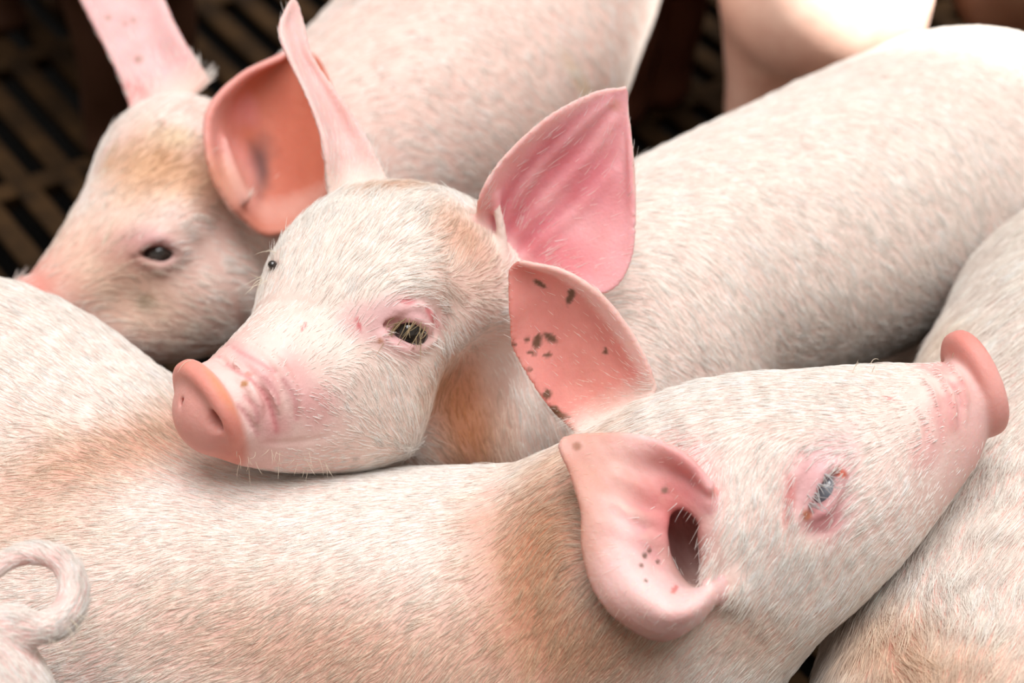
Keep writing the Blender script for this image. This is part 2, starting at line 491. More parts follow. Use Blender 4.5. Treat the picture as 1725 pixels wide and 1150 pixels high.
    def coat(self, n, guides, length=34, radius=0.75, lift=0.34, view=-0.45, clump=22, jitter=0.16, seed=3, vary=0.10, swirl=0.22):
        if not HAIR: return
        r = np.random.default_rng(seed)
        F = self.F; fc = self.V[F].mean(1); fn_ = self.N[F].mean(1)
        fp = project(fc)
        k = D / (D - fc[:, 2])
        area = np.linalg.norm(np.cross(self.V[F[:, 2]] - self.V[F[:, 0]], self.V[F[:, 3]] - self.V[F[:, 1]]), axis=1)
        out = np.maximum(np.maximum(-fp[:, 0], fp[:, 0] - 1725), np.maximum(-fp[:, 1], fp[:, 1] - 1150))      # how far outside the picture
        ok = np.where(out < 60, 1.0, np.clip(1 - (out - 60) / 300, 0.3, 1)) * (out < 520)
        vd = np.array([0, 0, D]) - fc; vd /= np.linalg.norm(vd, axis=1, keepdims=True)
        facing = (fn_ * vd).sum(1)
        w = area * ok * (facing > view) * self.dens[F].mean(1)
        n = int(n * w.sum() / max((w * (out < 70) * (facing > -0.1)).sum(), 1e-9))
        cs = np.cumsum(w); pick = np.searchsorted(cs, r.uniform(0, cs[-1], n))
        pick = np.minimum(pick, len(F) - 1)
        a, b = r.uniform(size=(2, n, 1))
        A, B_, C, E = (self.V[F[pick, j]] for j in range(4))
        root = (A * (1 - a) + B_ * a) * (1 - b) + (E * (1 - a) + C * a) * b
        N = fn_[pick]; N = N / np.linalg.norm(N, axis=1, keepdims=True)
        pp = project(root)
        G = np.array(guides, float)
        d2 = ((pp[:, None] - G[None, :, :2]) ** 2).sum(2) + 400
        wt = d2 ** -1.6; wt /= wt.sum(1, keepdims=True)
        dr = G[:, 2:4] / np.linalg.norm(G[:, 2:4], axis=1, keepdims=True)
        fl = wt @ dr
        ang = np.arctan2(-fl[:, 1], fl[:, 0])
        warp = np.stack([noise3(root, 26, 5 + j) for j in range(3)], 1) * clump * 0.9
        cell = np.floor(((root + warp) @ np.array([[0.36, 0.48, -0.8], [-0.8, 0.6, 0], [0.48, 0.64, 0.6]])) / clump).astype(int)
        hsh = (cell[:, 0] * 73856093 ^ cell[:, 1] * 19349663 ^ cell[:, 2] * 83492791) & 0xffff
        tab = r.normal(size=(65536, 3))
        ang = ang + tab[hsh, 0] * jitter + r.normal(size=n) * jitter * 0.55 + swirl * noise3(root, 120, 8)
        t = np.stack([np.cos(ang), np.sin(ang), np.zeros(n)], 1)
        # eliminate the normal part; strands keep their heading on slopes
        t = t - N * (t * N).sum(1, keepdims=True); t /= np.maximum(np.linalg.norm(t, axis=1, keepdims=True), 1e-6)
        L = length * self.len[F[pick, 0]] * np.clip(r.normal(1, 0.28, n), 0.35, 1.9) * (1 + 0.08 * tab[hsh, 1]).clip(0.5, 1.5)
        lf = lift * np.clip(1 + 0.35 * r.normal(size=n) + 0.12 * tab[hsh, 2], 0.15, 2.4)
        side = np.cross(N, t); cb = r.normal(size=n) * 0.07
        s = np.array([0, 0.33, 0.67, 1.0])
        pts = root[:, None] - N[:, None] * 1.0 + t[:, None] * (s[None, :, None] * L[:, None, None]) \
            + N[:, None] * ((s - 0.55 * s * s)[None, :, None] * (L * lf)[:, None, None]) + side[:, None] * ((s * s)[None, :, None] * (L * cb)[:, None, None])
        rad = (radius * self.rad[F[pick, 0]] * r.uniform(0.7, 1.25, n))[:, None] * np.array([1.0, 0.95, 0.75, 0.2])[None]
        col = self.shade[F[pick, 0]] * (1 + vary * r.normal(size=(n, 1)) + 0.05 * tab[hsh, 1:2])
        return self.strands('hair', pts, rad, col)
    def whiskers(self, roots, name='whisker_hair', length=45, n_each=6, spread=18, d=(-0.2, 0.5, 0.6), seed=5, radius=0.6, color=(235, 225, 205)):
        if not HAIR: return
        r = np.random.default_rng(seed); out = []
        for (x, y, dx, dy) in roots:
            for _ in range(n_each):
                px, py = x + r.normal() * spread, y + r.normal() * spread * 0.6
                z = self.b.surf(px, py)
                if z < -1700: continue
                p = P(px, py, z - 2); L = length * r.uniform(0.6, 1.3)
                v = np.array([dx + r.normal() * 0.3, -dy + r.normal() * 0.3, d[2] * r.uniform(0.2, 1)]); v /= np.linalg.norm(v)
                c = r.normal(size=3) * 0.35 + np.array([0, -0.25, 0])
                out.append([p + v * L * s + c * L * s * s for s in (0, 0.35, 0.7, 1)])
        if out:
            pts = np.array(out); n = len(pts)
            self.strands(name, pts, radius * np.array([1, 0.9, 0.7, 0.2])[None] * np.ones((n, 1)), np.ones((n, 3)) * np.array(srgb(*color)))

UPV = np.array([0, math.cos(PITCH), math.sin(PITCH)])      # the barn's up, in camera-aligned units
RGT = np.array([1.0, 0, 0]); FWD = np.array([0, math.sin(PITCH), -math.cos(PITCH)])
def leg_to_floor(b, p, r0, r1, lean=(0, 0)):
    """a pig's leg from camera-aligned point p straight down to the floor, ending in a hoof"""
    p = np.array(p, float); hgt = p @ UPV - FLOOR_UP
    ft = p - UPV * (hgt - 62) + RGT * lean[0] + FWD * lean[1]
    kn = (p * 0.5 + ft * 0.5) + FWD * 8
    b.chain([[*p, r0], [*kn, (r0 + r1) * 0.46], [*(ft + UPV * 70), r1 * 0.9], [*ft, r1]], 60, raw=True, n=3)
    b.ell(ft - UPV * 26 + FWD * 4, (r1 * 1.15, r1 * 1.2, 38), axes=[RGT, FWD, UPV], k=18, raw=True)

def ramp(a, lo, hi): return np.clip((a - lo) / (hi - lo), 0, 1)

print('setup', time.time() - T0)

# ------------------------------------------------------------------ the slatted floor
def box_mesh(name, sx, sy, sz, bev):
    x, y, z = sx / 2, sy / 2, sz
    vs = [(-x, -y + bev, 0), (-x, -y + bev, -z), (-x, y - bev, -z), (-x, y - bev, 0)]
    prof = [(-y, -bev), (-y + bev, 0), (y - bev, 0), (y, -bev), (y - bev * 2, -z), (-y + bev * 2, -z)]
    v = [(-x, a, c) for a, c in prof] + [(x, a, c) for a, c in prof]
    n = len(prof)
    f = [[i, (i + 1) % n, n + (i + 1) % n, n + i][::-1] for i in range(n)] + [list(range(n)), list(range(n, 2 * n))[::-1]]
    me = bpy.data.meshes.new(name); me.from_pydata(v, [], f); me.update()
    return me
fm = bpy.data.meshes.new('floor')
fm.from_pydata([(-3, -2.4, -0.3), (3.6, -2.4, -0.3), (3.6, 4.2, -0.3), (-3, 4.2, -0.3)], [], [[0, 1, 2, 3]])
fm.materials.append(M_PIT)
floor = bpy.data.objects.new('floor', fm); sc.collection.objects.link(floor)
tag(floor, 'dark slatted pen floor over a black slurry pit', None, None, 'structure')
def pen_wall(name, x0, x1, y0, y1):
    me = bpy.data.meshes.new(name)
    v = [(x, y, z) for z in (-0.3, 0.86) for x, y in ((x0, y0), (x1, y0), (x1, y1), (x0, y1))]
    cx, cy = (x0 + x1) / 2, (y0 + y1) / 2
    v += [(cx + (x - cx) * (1 - 0.03 / (x1 - x0)), cy + (y - cy) * (1 - 0.03 / (y1 - y0)), 0.88) for x, y, z in v[:4]]      # chamfered coping
    f = [[3, 2, 1, 0], [8, 9, 10, 11]] + [[b + i, b + (i + 1) % 4, b + 4 + (i + 1) % 4, b + 4 + i] for b in (0, 4) for i in range(4)]
    me.from_pydata(v, [], f); me.materials.append(M_WALL); me.update()
    o = bpy.data.objects.new(name, me); sc.collection.objects.link(o); o['kind'] = 'structure'
pen_wall('wall_back', -3.0, 3.6, 4.2, 4.32); pen_wall('wall_front', -3.0, 3.6, -2.52, -2.4)
pen_wall('wall_left', -3.12, -3.0, -2.52, 4.32); pen_wall('wall_right', 3.6, 3.72, -2.52, 4.32)
SLAT_ANG = math.atan2(-0.84, 0.54)
dirs = np.array([0.54, -0.84]); perp = np.array([0.84, 0.54])
PITCH_S = 126 * S; org = to_world(P(78, 266, -2660))[:2]
sm = box_mesh('slat', 5.2, 68 * S, 0.022, 0.0025); sm.materials.append(M_SLAT)
cm = box_mesh('crossbar', 4.6, 74 * S, 0.018, 0.002); cm.materials.append(M_SLAT)
def floor_bar(name, me, c, ang, z):
    o = bpy.data.objects.new(name, me); sc.collection.objects.link(o); o.parent = floor
    o.location = (c[0], c[1], z); o.rotation_euler = (0, 0, ang)
mid = np.array([0.1, 0.7])
k0 = round(float((mid - org) @ perp) / PITCH_S)
for i in range(k0 - 54, k0 + 55):
    c = org + perp * (i + 0.5) * PITCH_S; c = c + dirs * float((mid - c) @ dirs)
    floor_bar('slat', sm, c, SLAT_ANG, 0)
STEP = 640 * S
j0 = round(float((mid - org) @ dirs) / STEP)
for j in range(j0 - 12, j0 + 13):
    c = org - dirs * 38 * S + dirs * j * STEP; c = c + perp * float((mid - c) @ perp)
    floor_bar('crossbar', cm, c, SLAT_ANG + math.pi / 2, -0.0015)

# ------------------------------------------------------------------ the front pig: long back, head raised towards the picture's other side
def front_pig():
    b = Body()
    b.chain([(-420, 1010, -470, 270), (-200, 1010, -440, 320), (100, 1040, -380, 312), (450, 1085, -340, 306), (700, 1100, -320, 313), (900, 1060, -280, 282), (1060, 985, -210, 246)], 60)
    b.chain([(-260, 690, -560, 230), (-40, 730, -520, 262), (170, 800, -440, 205)], 110)        # raised haunch
    # neck, skull, muzzle
    b.chain([(1050, 975, -190, 238), (1210, 872, -155, 232), (1370, 806, -140, 182), (1490, 738, -150, 126), (1575, 696, -165, 86), (1612, 676, -170, 72)], 50)
    b.chain([(1140, 1085, -210, 178), (1280, 990, -145, 134), (1392, 925, -132, 104), (1500, 840, -135, 78), (1590, 760, -150, 52)], 50)      # jowl and lower jaw
    b.ell((1340, 775, 10), (70, 40, 40), k=60)                                                      # brow
    leg_to_floor(b, P(980, 1240, -230), 120, 62, (0, -60)); leg_to_floor(b, P(960, 1220, -480), 120, 62, (20, 40))
    leg_to_floor(b, P(-160, 1250, -300), 150, 64); leg_to_floor(b, P(-240, 1150, -620), 150, 64)
    # snout disc
    n = np.array([0.90, 0.36, -0.22])
    b.disc((1640, 645, -178), n, 98, 88, 20, 15, (-0.36, 0.93, 0), k=10)
    # wrinkles behind the disc
    for q, r in (([(1590, 604), (1608, 632), (1620, 668), (1624, 706)], 7), ([(1570, 612), (1590, 642), (1602, 680), (1606, 718)], 6), ([(1552, 630), (1570, 664), (1580, 704)], 5)):
        b.tube_on(q, [2] + [r + 4] * (len(q) - 2) + [2], 8, 'add', -2.5)
    creases = ([(1584, 600), (1604, 622), (1622, 650), (1628, 684)], [(1596, 640), (1612, 660), (1618, 690), (1614, 716)], [(1572, 622), (1590, 648), (1600, 684), (1602, 716)], [(1556, 640), (1574, 668), (1584, 704), (1588, 740)], [(1606, 650), (1622, 646)], [(1590, 672), (1606, 680)], [(1545, 690), (1560, 720), (1566, 752)])
    for q in creases: b.tube_on(q, [2] + [5.5] * (len(q) - 2) + [2], 4, 'cut', 1.5)
    # near ear: a cup that opens towards the camera
    cols = [  # edge, mid, base
        ((1196, 815, 95), (1196, 835, 80), (1194, 860, 60)),
        ((1150, 768, 85), (1166, 806, 58), (1172, 852, 45)),
        ((1085, 741, 45), (1118, 792, 40), (1150, 856, 36)),
        ((1010, 736, 25), (1072, 800, 40), (1132, 872, 34)),
        ((948, 745, 30), (1034, 824, 58), (1118, 892, 34)),
        ((966, 796, 62), (1036, 856, 74), (1112, 908, 34)),
        ((985, 860, 92), (1044, 892, 92), (1112, 926, 36)),
        ((986, 925, 104), (1050, 930, 112), (1116, 944, 40)),
        ((1006, 990, 112), (1064, 972, 132), (1126, 960, 46)),
        ((1050, 1042, 118), (1092, 1008, 150), (1142, 972, 54)),
        ((1112, 1073, 118), (1130, 1030, 160), (1160, 982, 62)),
        ((1168, 1050, 110), (1170, 1022, 148), (1180, 986, 70)),
        ((1214, 998, 66), (1212, 990, 74), (1206, 975, 60))]
    rows = [[c[2] for c in cols], [tuple((np.array(c[1]) + np.array(c[2])) / 2 + np.array([0, 0, 12])) for c in cols], [c[1] for c in cols], [tuple((np.array(c[0]) * 0.6 + np.array(c[1]) * 0.4) + np.array([0, 0, 6])) for c in cols], [c[0] for c in cols]]
    b.ear(rows, t=8, k=16, nu=8, nv=9, flip=1)
    b.ell((1160, 922, 40), (33, 66, 90), axes=[[0.9, 0.3, 0], [-0.3, 0.9, 0], [0, 0, 1]], k=22, op='cut')      # ear canal
    for q in ([(1030, 846, 82, 4), (1070, 868, 78, 8), (1112, 882, 60, 6)], [(1024, 884, 98, 4), (1066, 904, 92, 8), (1108, 912, 66, 6)], [(1040, 800, 52, 4), (1082, 824, 52, 8), (1124, 850, 48, 6)]):
        b.chain(q, 22)
    b.ell((1222, 985, 40), (34, 30, 30), k=34)
    b.chain([(1190, 900, 72, 14), (1196, 940, 80, 16), (1192, 975, 84, 12)], 12)
    # far ear
    rows = [
        [(1104, 652, -215), (1072, 676, -232), (1040, 694, -240), (1005, 714, -238), (978, 728, -230)],
        [(1086, 604, -195), (1046, 624, -228), (1005, 645, -240), (965, 668, -238), (938, 696, -226)],
        [(1052, 548, -172), (1010, 566, -212), (965, 588, -226), (922, 614, -224), (895, 640, -212)],
        [(1008, 496, -155), (970, 512, -192), (930, 530, -208), (890, 552, -206), (864, 582, -196)],
        [(950, 458, -140), (925, 468, -168), (902, 482, -180), (880, 502, -180), (861, 532, -174)],
        [(882, 442, -132), (870, 445, -145), (863, 452, -155), (860, 459, -158), (860, 469, -162)]]
    b.ear(rows, t=7, k=20, nu=14, nv=18, flip=-1, t_edge=5)
    # eye: slit, lids
    ez = b.surf(1385, 826)
    A = [[0.5, 0.866, 0], [-0.866, 0.5, 0], [0, 0, 1]]
    b.ell((1388, 824, ez + 4), (49, 15, 22), axes=A, k=8, op='cut')
    b.tube_on([(1406, 782), (1382, 798), (1366, 826), (1354, 864)], [7, 11, 11, 7], 8, 'add', 0)      # upper lid
    b.tube_on([(1420, 796), (1410, 830), (1390, 860), (1362, 874)], [5, 9, 9, 6], 8, 'add', -1)      # lower lid
    b.tube_on([(1352, 760), (1334, 800), (1326, 850), (1330, 880)], 5, 8, 'cut', 2)
    b.tube_on([(1340, 800), (1332, 842), (1340, 880)], 6, 8, 'add', -1)
    b.tube_on([(1366, 898), (1396, 894), (1424, 866)], 4, 8, 'cut', 2)
    p = Pig(b, 4.6, (240, 213, 204), 2.0, ((-20, 900), (-560, 160), (-330, 260)), 10)
    V = p.px
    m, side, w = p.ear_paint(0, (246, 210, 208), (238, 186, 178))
    p.paint(p.blob(1130, 862, 62, 40, 80, 15, soft=0.8), (200, 92, 96), 0.85)  # deep pink shading above the ear canal, painted in
    p.paint(p.blob(1160, 930, 40, 20, 70, 20, soft=0.7), (120, 62, 56), 0.7)  # darkness inside the canal, painted in as well
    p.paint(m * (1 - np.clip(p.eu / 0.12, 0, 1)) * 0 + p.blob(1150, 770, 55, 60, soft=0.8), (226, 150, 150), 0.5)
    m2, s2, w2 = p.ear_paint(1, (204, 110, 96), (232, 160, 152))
    p.paint(w2 * s2 * p.blob(880, 590, 80, -200, 120), (226, 92, 74), 0.75)  # backlit red glow painted into the ear's lower edge
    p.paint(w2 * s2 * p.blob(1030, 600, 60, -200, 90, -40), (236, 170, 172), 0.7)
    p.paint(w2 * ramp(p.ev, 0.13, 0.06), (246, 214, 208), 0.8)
    for i, (x, y, r, r2, a) in enumerate([(910, 478, 14, 4, 30), (962, 498, 6, 14, 20), (926, 568, 13, 6, 35), (905, 576, 8, 12, 20), (888, 572, 5, 4, 0), (934, 690, 9, 7, 30), (943, 700, 14, 8, 20), (922, 664, 7, 7, 40), (923, 598, 6, 4, 0), (893, 622, 5, 3, 0), (864, 580, 6, 4, 10), (1093, 606, 4, 12, 10), (1020, 592, 4, 5, 0), (895, 594, 8, 3, 20)]):
        p.paint(p.blob(x, y, r, None, r2, a, 0.35, 0.4, i, 4), (84, 66, 36), 0.85)
    for i, (x, y, r) in enumerate([(972, 752, 7), (1086, 936, 5), (1094, 928, 4), (1080, 952, 4), (1120, 826, 6), (1108, 946, 4), (1088, 978, 3), (1147, 651, 4)]):
        p.paint(p.blob(x, y, r, soft=0.4, seed=i, wz=3), (96, 72, 50), 0.8)
    p.paint(p.blob(1136, 992, 9, None, 4, -40, 0.4, wz=3), (200, 70, 60), 0.6)
    p.dens *= np.where(p.earid == 1, np.clip(1 - p.eu / 0.25, 0.07, 1), np.where(p.earid == 0, np.where(p.es > -0.2, 0.05, 0.25), 1))
    p.dens *= 1 - 0.95 * p.blob(1150, 900, 60, 50, 100, 15, 0.4); p.dens *= 1 - 0.93 * p.blob(1075, 855, 70, 65, 70, 0, 0.3, 0)
    p.len *= np.where(p.earid >= 0, 0.6, 1); p.rad *= np.where(p.earid >= 0, 0.6, 1)
    p.thin = np.maximum(p.thin, 0.8 * ramp(V[:, 0], 1580, 1610))
    # bare skin
    sn = ramp(V[:, 0], 1560, 1650) * (V[:, 1] < 860); snr = p.blob(1630, 660, 95, -120, 150, 22, 0.6)
    p.paint(sn, (236, 186, 182), 0.8)
    for q in creases: p.paint(p.line(q, 6), (216, 148, 148), 0.45)
    for c in ((1570, 610), (1590, 700), (1560, 760)): p.paint(p.blob(*c, 34, seed=c[0]), (226, 160, 158), 0.5)
    dn = (p.V - P(1640, 645, -178)) @ (n / np.linalg.norm(n))
    dr = np.linalg.norm((p.V - P(1640, 645, -178)) - dn[:, None] * (n / np.linalg.norm(n)), axis=1)
    rim = ramp(dn, -30, -14) * (dr < 130)
    p.paint(rim, (234, 174, 166))
    p.paint(rim * p.blob(1628, 565, 55, -170, soft=0.7), (218, 126, 114), 0.6)
    p.dens *= np.clip(1 - 0.93 * ramp(V[:, 0], 1530, 1630) * (V[:, 1] < 840) - rim, 0, 1)
    p.len *= 1 - 0.55 * ramp(V[:, 0], 1440, 1600)
    ey = p.blob(1386, 826, 62, ez, 74, 0, 0.55); p.paint(ey, (228, 178, 180), 0.9); p.dens *= 1 - 0.97 * ey
    p.paint(p.blob(1404, 770, 42, None, 60, 40), (226, 180, 184), 0.6)
    p.paint(p.blob(1385, 880, 34, None, 20, -15, 0.6), (208, 134, 140), 0.7)
    p.paint(p.blob(1330, 845, 9, None, 40, 8, 0.6), (214, 130, 128), 0.8)
    p.paint(p.blob(1415, 796, 14, None, 7, 25, 0.5), (196, 90, 60), 0.9)
    p.paint(p.blob(1360, 868, 9, soft=0.5), (190, 110, 60), 0.8)
    p.paint(p.blob(1497, 672, 12, None, 4, 15, 0.5), (206, 110, 110), 0.7)
    # sandy coat staining, with the shade of neck and flank painted in
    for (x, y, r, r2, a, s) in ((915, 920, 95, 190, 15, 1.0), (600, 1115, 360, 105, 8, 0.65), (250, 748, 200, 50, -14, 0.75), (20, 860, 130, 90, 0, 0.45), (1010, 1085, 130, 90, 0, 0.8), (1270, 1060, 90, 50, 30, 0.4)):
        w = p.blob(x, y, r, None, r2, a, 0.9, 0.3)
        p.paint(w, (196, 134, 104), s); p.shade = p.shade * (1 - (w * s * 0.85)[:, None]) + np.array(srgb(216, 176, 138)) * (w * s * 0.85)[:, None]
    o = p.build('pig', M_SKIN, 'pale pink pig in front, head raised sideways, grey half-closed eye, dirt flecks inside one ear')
    e = p.eye(1388, 825, 34, ez - 36, M_EYE_BLUE)
    g = [(1150, 690, -1, .1), (1300, 660, -1, .05), (1450, 660, -.95, .1), (1290, 780, -.45, .9), (1240, 820, -.3, .95), (1400, 950, -.5, .85), (1500, 830, -.75, .65), (1350, 1080, -.5, .85), (1250, 1050, -.4, .9), (1550, 700, -.9, .3),
         (1000, 720, -.9, .4), (900, 800, -.85, .5), (900, 950, -.55, .85), (950, 1080, -.5, .85), (800, 1080, -.65, .75), (700, 850, -.95, .25), (700, 980, -.82, .55), (500, 900, -.92, .35), (500, 1080, -.85, .55), (300, 960, -.92, .38), (250, 860, -.98, .2),
         (300, 770, -.85, -.5), (180, 740, -.8, -.55), (400, 790, -.9, -.4), (80, 620, -.75, -.6), (200, 650, -.6, -.75), (50, 520, -.8, -.5), (60, 800, -.98, .15), (200, 1090, -.9, .42),
         (1010, 880, -.9, -.1), (1080, 1010, -.5, .85), (1040, 560, -.5, -.8), (940, 620, -.7, -.6)]
    p.coat(105000, g, length=27, radius=0.52, lift=0.15, jitter=0.10)
    p.whiskers([(1440, 625, .2, -1), (1490, 612, .1, -1), (1540, 600, .2, -1), (1560, 596, -.3, -.9)], length=30, n_each=5)
    p.whiskers([(1372, 812, .85, .4), (1366, 830, .85, .4), (1360, 846, .85, .35), (1382, 798, .85, .45)], 'eyelash', 30, 7, 4, (0, 0, 0.3), 6, 0.9, (206, 206, 206))
    return p

# ------------------------------------------------------------------ the pig whose chin rests on the front pig's back
def resting_pig():
    b = Body()
    b.chain([(815, 530, -610, 160), (1000, 560, -720, 220), (1150, 484, -900, 226), (1350, 402, -1160, 240), (1540, 318, -1390, 242), (1640, 308, -1500, 258), (1720, 340, -1560, 235)], 60)
    b.chain([(775, 505, -520, 160), (646, 500, -395, 190), (562, 604, -290, 153), (478, 655, -210, 122), (405, 682, -150, 92), (372, 688, -128, 82)], 50)
    b.chain([(650, 668, -330, 106), (590, 692, -285, 104), (500, 722, -215, 72), (430, 728, -170, 52)], 45)      # jowl and lower jaw
    b.ell((640, 500, -205), (90, 40, 45), axes=[[0.9, 0.3, 0], [-0.3, 0.9, 0], [0, 0, 1]], k=70)
    b.chain([(730, 715, -570, 100), (810, 660, -570, 130), (950, 690, -640, 190), (1080, 640, -780, 200)], 70)      # throat and shoulder
    b.ell((798, 695, -330), (66, 145, 135), axes=[[0.93, -0.36, 0], [0.36, 0.93, 0], [0, 0, 1]], k=60, op='cut')      # hollow behind the jaw
    leg_to_floor(b, P(1060, 690, -700), 120, 62); leg_to_floor(b, P(1040, 620, -950), 120, 62)
    leg_to_floor(b, P(1660, 420, -1450), 150, 64); leg_to_floor(b, P(1560, 330, -1680), 150, 64)
    # snout disc, nostrils
    n = np.array([-0.76, -0.46, 0.46]); n /= np.linalg.norm(n)
    dc = P(350, 688, -102)
    up = np.array([-0.58, 0.81, 0.0])
    b.disc(dc, n, 92, 84, 18, 14, up, k=10, raw=True)
    u = up - n * (up @ n); u /= np.linalg.norm(u); v = np.cross(n, u)
    f = dc + n * 20
    eye0 = np.array([0, 0, D])
    for (x, y, ra, rb) in ((324, 675, 16, 10), (363, 709, 22, 12)):
        dirn = P(x, y, 0) - eye0; c = eye0 + dirn * ((f - eye0) @ n / (dirn @ n)) - n * 8
        b.ell(c, (ra, rb, 30), axes=[u * 0.9 - v * 0.43, u * 0.43 + v * 0.9, n], k=7, op='cut', raw=True)
    # wrinkles
    for q, r in (([(352, 600), (395, 622), (432, 665), (440, 720)], 7), ([(372, 590), (430, 616), (462, 668), (468, 726)], 8), ([(400, 574), (458, 606), (492, 660), (496, 716)], 7), ([(425, 650), (432, 690), (424, 740)], 5)):
        b.tube_on(q, [2] + [r + 5] * (len(q) - 2) + [2], 7, 'add', -1.5)
    creases = ([(356, 599), (370, 602), (384, 615), (400, 626), (418, 637)], [(422, 640), (438, 655), (451, 674), (460, 700), (467, 728)], [(400, 684), (413, 697), (434, 732)], [(413, 668), (430, 687), (434, 712)], [(384, 583), (412, 598), (445, 615), (463, 627)], [(446, 637), (466, 664), (470, 680)], [(478, 640), (496, 672), (500, 706)])
    for i, q in enumerate(creases): b.tube_on(q, [2] + [7.5 if i < 2 else 5.5] * (len(q) - 2) + [2], 4, 'cut', 1.5)
    # mouth
    b.tube_on([(452, 748), (500, 746), (550, 738)], [2, 3, 2], 6, 'cut', 1)
    # near ear
    rows = [
        [(806, 384, -370), (815, 412, -395), (836, 444, -410), (862, 468, -410), (888, 488, -400)],
        [(810, 330, -310), (846, 350, -370), (882, 380, -395), (922, 424, -393), (966, 492, -355)],
        [(850, 266, -300), (890, 282, -355), (938, 318, -383), (988, 374, -385), (1022, 490, -340)],
        [(925, 198, -310), (962, 212, -343), (1004, 246, -365), (1046, 312, -370), (1056, 452, -340)],
        [(1000, 158, -330), (1018, 168, -343), (1038, 192, -355), (1057, 246, -360), (1068, 380, -345)],
        [(1054, 148, -345), (1054, 150, -347), (1055, 156, -349), (1056, 180, -353), (1061, 230, -351)]]
    b.ear(rows, t=7, k=24, nu=20, nv=28, flip=-1, t_edge=5.5)
    b.chain([(834, 332, -335, 7), (844, 385, -352, 9), (850, 440, -365, 8)], 16)
    for v, u0, u1, r in ((0.30, 0.12, 0.8, 6), (0.5, 0.15, 0.75, 6), (0.68, 0.12, 0.6, 5)): b.ear_rib(0, v, u0, u1, r)
    # far ear, edge on
    rows = [
        [(556, 330, -470), (585, 330, -500), (618, 326, -510), (660, 322, -505)],
        [(546, 240, -455), (566, 250, -510), (592, 242, -525), (616, 236, -515)],
        [(519, 165, -470), (536, 168, -515), (552, 162, -530), (569, 162, -520)],
        [(489, 100, -490), (500, 98, -525), (512, 94, -535), (524, 96, -525)],
        [(473, 50, -515), (484, 46, -535), (496, 42, -540), (510, 45, -535)],
        [(489, 4, -535), (492, 1, -538), (495, 0, -540), (499, 4, -540)]]
    b.ear(rows, t=7, k=26, nu=12, nv=10, flip=-1, t_edge=5)
    # near eye
    ez = b.surf(686, 556)
    A = [[0.97, -0.22, 0], [0.22, 0.97, 0], [0, 0, 1]]
    b.ell((687, 557, ez + 6), (46, 20, 24), axes=A, k=8, op='cut')
    b.tube_on([(642, 566), (662, 544), (692, 534), (718, 548), (732, 568)], [5, 8, 9, 9, 6], 8, 'add', 1)
    b.tube_on([(646, 574), (680, 588), (712, 584), (732, 572)], [5, 7, 7, 5], 8, 'add', -1)
    b.tube_on([(690, 508), (716, 512), (736, 536), (734, 566)], 5, 8, 'cut', 2)
    b.tube_on([(676, 520), (704, 516), (724, 532)], 7, 10, 'add', -1)
    # far eye fold on the outline
    fz = b.surf(472, 446)
    b.ell((459, 446, fz - 12), (10, 9, 16), k=8, op='cut')
    b.tube_on([(484, 416), (470, 428), (464, 437)], 7, 10, 'add', 0)
    p = Pig(b, 4.6, (241, 221, 211), 2.0, ((-660, 260), (-270, 660), (-560, 20)), 10)
    V = p.px
    m, side, w = p.ear_paint(0, (236, 178, 182), (240, 196, 190))
    p.paint(w * side * p.blob(900, 390, 95, -385, 50, 40, 0.7), (218, 128, 138), 0.6)
    p.paint(w * side * p.blob(985, 300, 80, -365, 45, 45, 0.7), (222, 134, 144), 0.6)
    p.paint(w * side * p.blob(940, 440, 70, -385, 40, 10, 0.7), (220, 130, 138), 0.6)
    p.paint(w * ramp(p.ev, 0.14, 0.05), (240, 196, 190), 0.7)
    for v in (0.22, 0.40, 0.60): p.paint(w * side * np.exp(-((p.ev - v) / 0.05) ** 2) * ramp(p.eu, 0.95, 0.5), (210, 114, 126), 0.6)
    p.paint(p.blob(1036, 178, 10, soft=0.6), (206, 150, 130), 0.5)
    p.dens *= 1 - 0.9 * p.blob(846, 388, 22, -350, 75, -8, 0.4, 0); p.len *= 1 + 0.35 * p.blob(590, 400, 150, None, 110)
    m2, s2, w2 = p.ear_paint(1, (240, 204, 200), (238, 196, 192))
    p.dens *= np.where(p.earid >= 0, np.clip(1 - p.eu / 0.3, 0.07, 1), 1)
    p.len *= np.where(p.earid >= 0, 0.8, 1); p.rad *= np.where(p.earid >= 0, 0.6, 1)
    # bare muzzle and disc
    q = p.V - dc; dn = q @ n; dr = np.linalg.norm(q - dn[:, None] * n, axis=1)
    rim = ramp(dn, -22, -8) * (dr < 130)
    mz = ramp(-dn, 230, 60) * (V[:, 0] < 620) * (V[:, 0] > 250)
    p.paint(mz, (240, 196, 192), 0.7)
    for (x, y, r, r2, a) in ((420, 610, 60, 12, 40), (450, 690, 16, 60, 0), (470, 720, 20, 20, 0), (500, 640, 20, 50, -20), (540, 680, 40, 40, 0)):
        p.paint(p.blob(x, y, r, None, r2, a, 0.7), (226, 160, 162), 0.5)
    for i, q in enumerate(creases): p.paint(p.line(q, 5), (204, 120, 124) if i < 2 else (216, 150, 152), 0.75)
    p.thin = np.maximum(p.thin, rim * 0.8); p.paint(rim, (228, 166, 156)); p.paint(rim * ramp(dr, 60, 92), (226, 142, 124), 0.6)
    p.paint(rim * p.blob(385, 650, 60, -90, 14, 58, 0.6), (238, 164, 112), 0.6)  # orange highlight painted along the disc rim
    p.paint(p.blob(411, 647, 6, soft=0.4), (180, 120, 50), 0.8)
    p.dens *= np.clip(1 - 0.95 * ramp(-dn, 190, 90) * (V[:, 0] < 640) * (V[:, 1] < 752) - 1.0 * (dn > -60) * (dr < 140), 0, 1)
    p.len *= 1 - 0.5 * ramp(-dn, 330, 120) * (V[:, 0] < 660)
